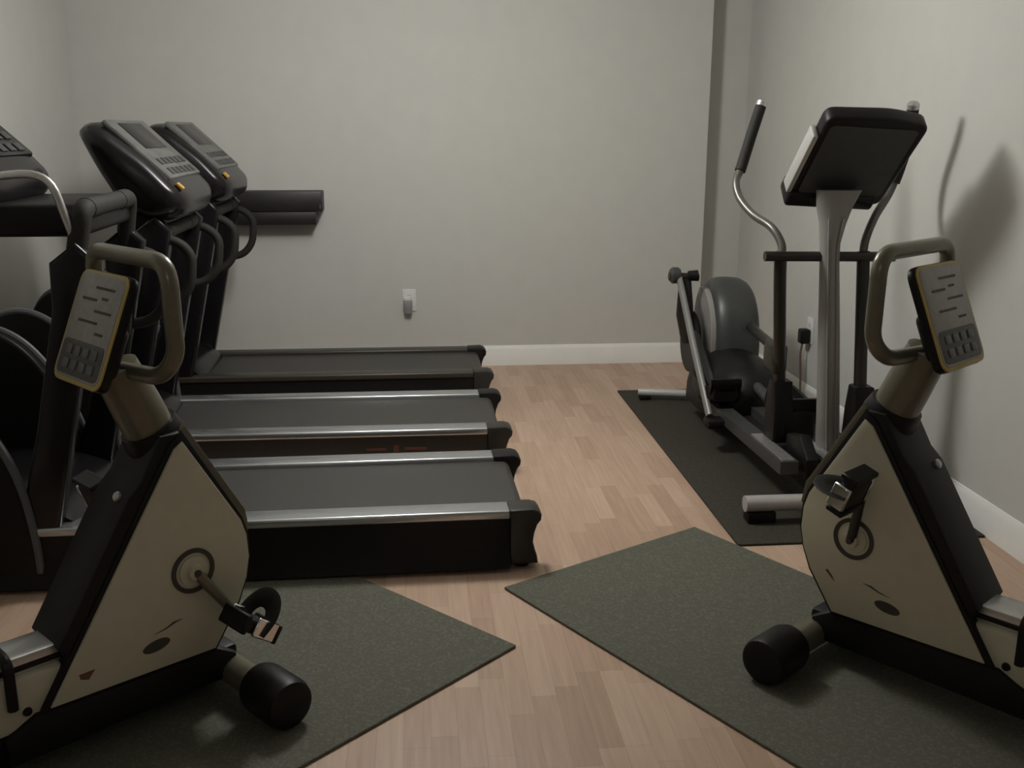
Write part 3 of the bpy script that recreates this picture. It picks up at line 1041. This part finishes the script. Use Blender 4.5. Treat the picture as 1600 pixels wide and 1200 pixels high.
# ------------------------------------------------------------------ wall shelf, outlets, cords
sh = thing('wall_shelf', 'black wall-mounted shelf box on the back wall behind the treadmill consoles', 'shelf', (-1.02, YB, 0.90))
bm = B()
box(bm, (-0.47, -0.145, 0.045), (0.500, 0.0, 0.158), 0.006, 2)
obj('shelf_board', bm, 'shelf', sh)
bm = B()
box(bm, (-0.44, -0.135, -0.030), (0.462, 0.0, 0.0455), 0.006, 2)
obj('shelf_box', bm, 'shelf', sh)
bm = B()
box(bm, (0.485, -0.1475, 0.060), (0.492, -0.1445, 0.085), 0.001, 1)
obj('shelf_tag', bm, 'edge_grey', sh)

def outlet(label, loc, rotz):
    """plate in the local xz plane, facing -y"""
    o = thing('wall_outlet', label, 'outlet', loc, rotz, 'wall outlets')
    bm = B()
    box(bm, (-0.040, -0.007, -0.066), (0.040, 0.0, 0.066), 0.003, 2)
    obj('cover_plate', bm, 'white_plastic', o)
    for z in (0.027, -0.027):
        bm = B()
        prism(bm, poly_round([(-0.017, z - 0.017), (0.017, z - 0.017), (0.017, z + 0.017), (-0.017, z + 0.017)], 0.008, 4), 'y', -0.0095, -0.0068)
        soc = obj('socket', bm, 'white_plastic', o)
        bm = B()
        for x in (-0.006, 0.006):
            box(bm, (x - 0.0011, -0.0100, z - 0.002), (x + 0.0011, -0.0094, z + 0.007))
        lathe(bm, [(0, 0.0026), (0.0006, 0.0026), (0.0006, 0)], (0, -0.0094, z - 0.008), (0, -1, 0), 10)
        obj('socket_slot', bm, 'black', soc)
    bm = B()
    lathe(bm, [(0, 0.0035), (0.001, 0.003), (0.001, 0)], (0, -0.007, 0), (0, -1, 0), 10)
    obj('plate_screw', bm, 'silver', o)
    return o
outlet('white wall outlet low on the back wall holding a small grey adapter', (-0.042, YB, 0.408), 0)
outlet('white wall outlet on the right wall behind the elliptical trainer', (XR, 4.93, 0.405), PI / 2 * -1)

ad = thing('plug_adapter', 'small grey plug-in adapter in the outlet on the back wall', 'adapter', (-0.050, YB - 0.0095, 0.372))
bm = B()
prism(bm, poly_round([(-0.021, -0.040), (0.021, -0.040), (0.027, 0.036), (-0.027, 0.036)], 0.008, 4), 'y', -0.042, 0.0, 0.004, 2)
obj('adapter_body', bm, 'grey_plastic', ad)
bm = B()
box(bm, (-0.026, -0.030, 0.036), (0.020, 0.0, 0.060), 0.006, 2)
obj('adapter_top', bm, 'white_plastic', ad)

pc = thing('power_cord', 'black plug with thin brown cord hanging from the right wall outlet', 'cord', (XR - 0.0095, 4.93, 0.378))
bm = B()
box(bm, (-0.050, -0.028, -0.040), (0.0, 0.028, 0.036), 0.010, 3)
obj('plug', bm, 'black', pc)
bm = B()
tube(bm, smooth_path([(-0.030, 0, -0.035), (-0.036, 0.002, -0.10), (-0.032, -0.01, -0.20), (-0.040, -0.05, -0.30), (-0.030, -0.10, -0.345), (-0.022, -0.20, -0.352)], 5), 0.0055, 8)
obj('cord', bm, 'cord_brown', pc)
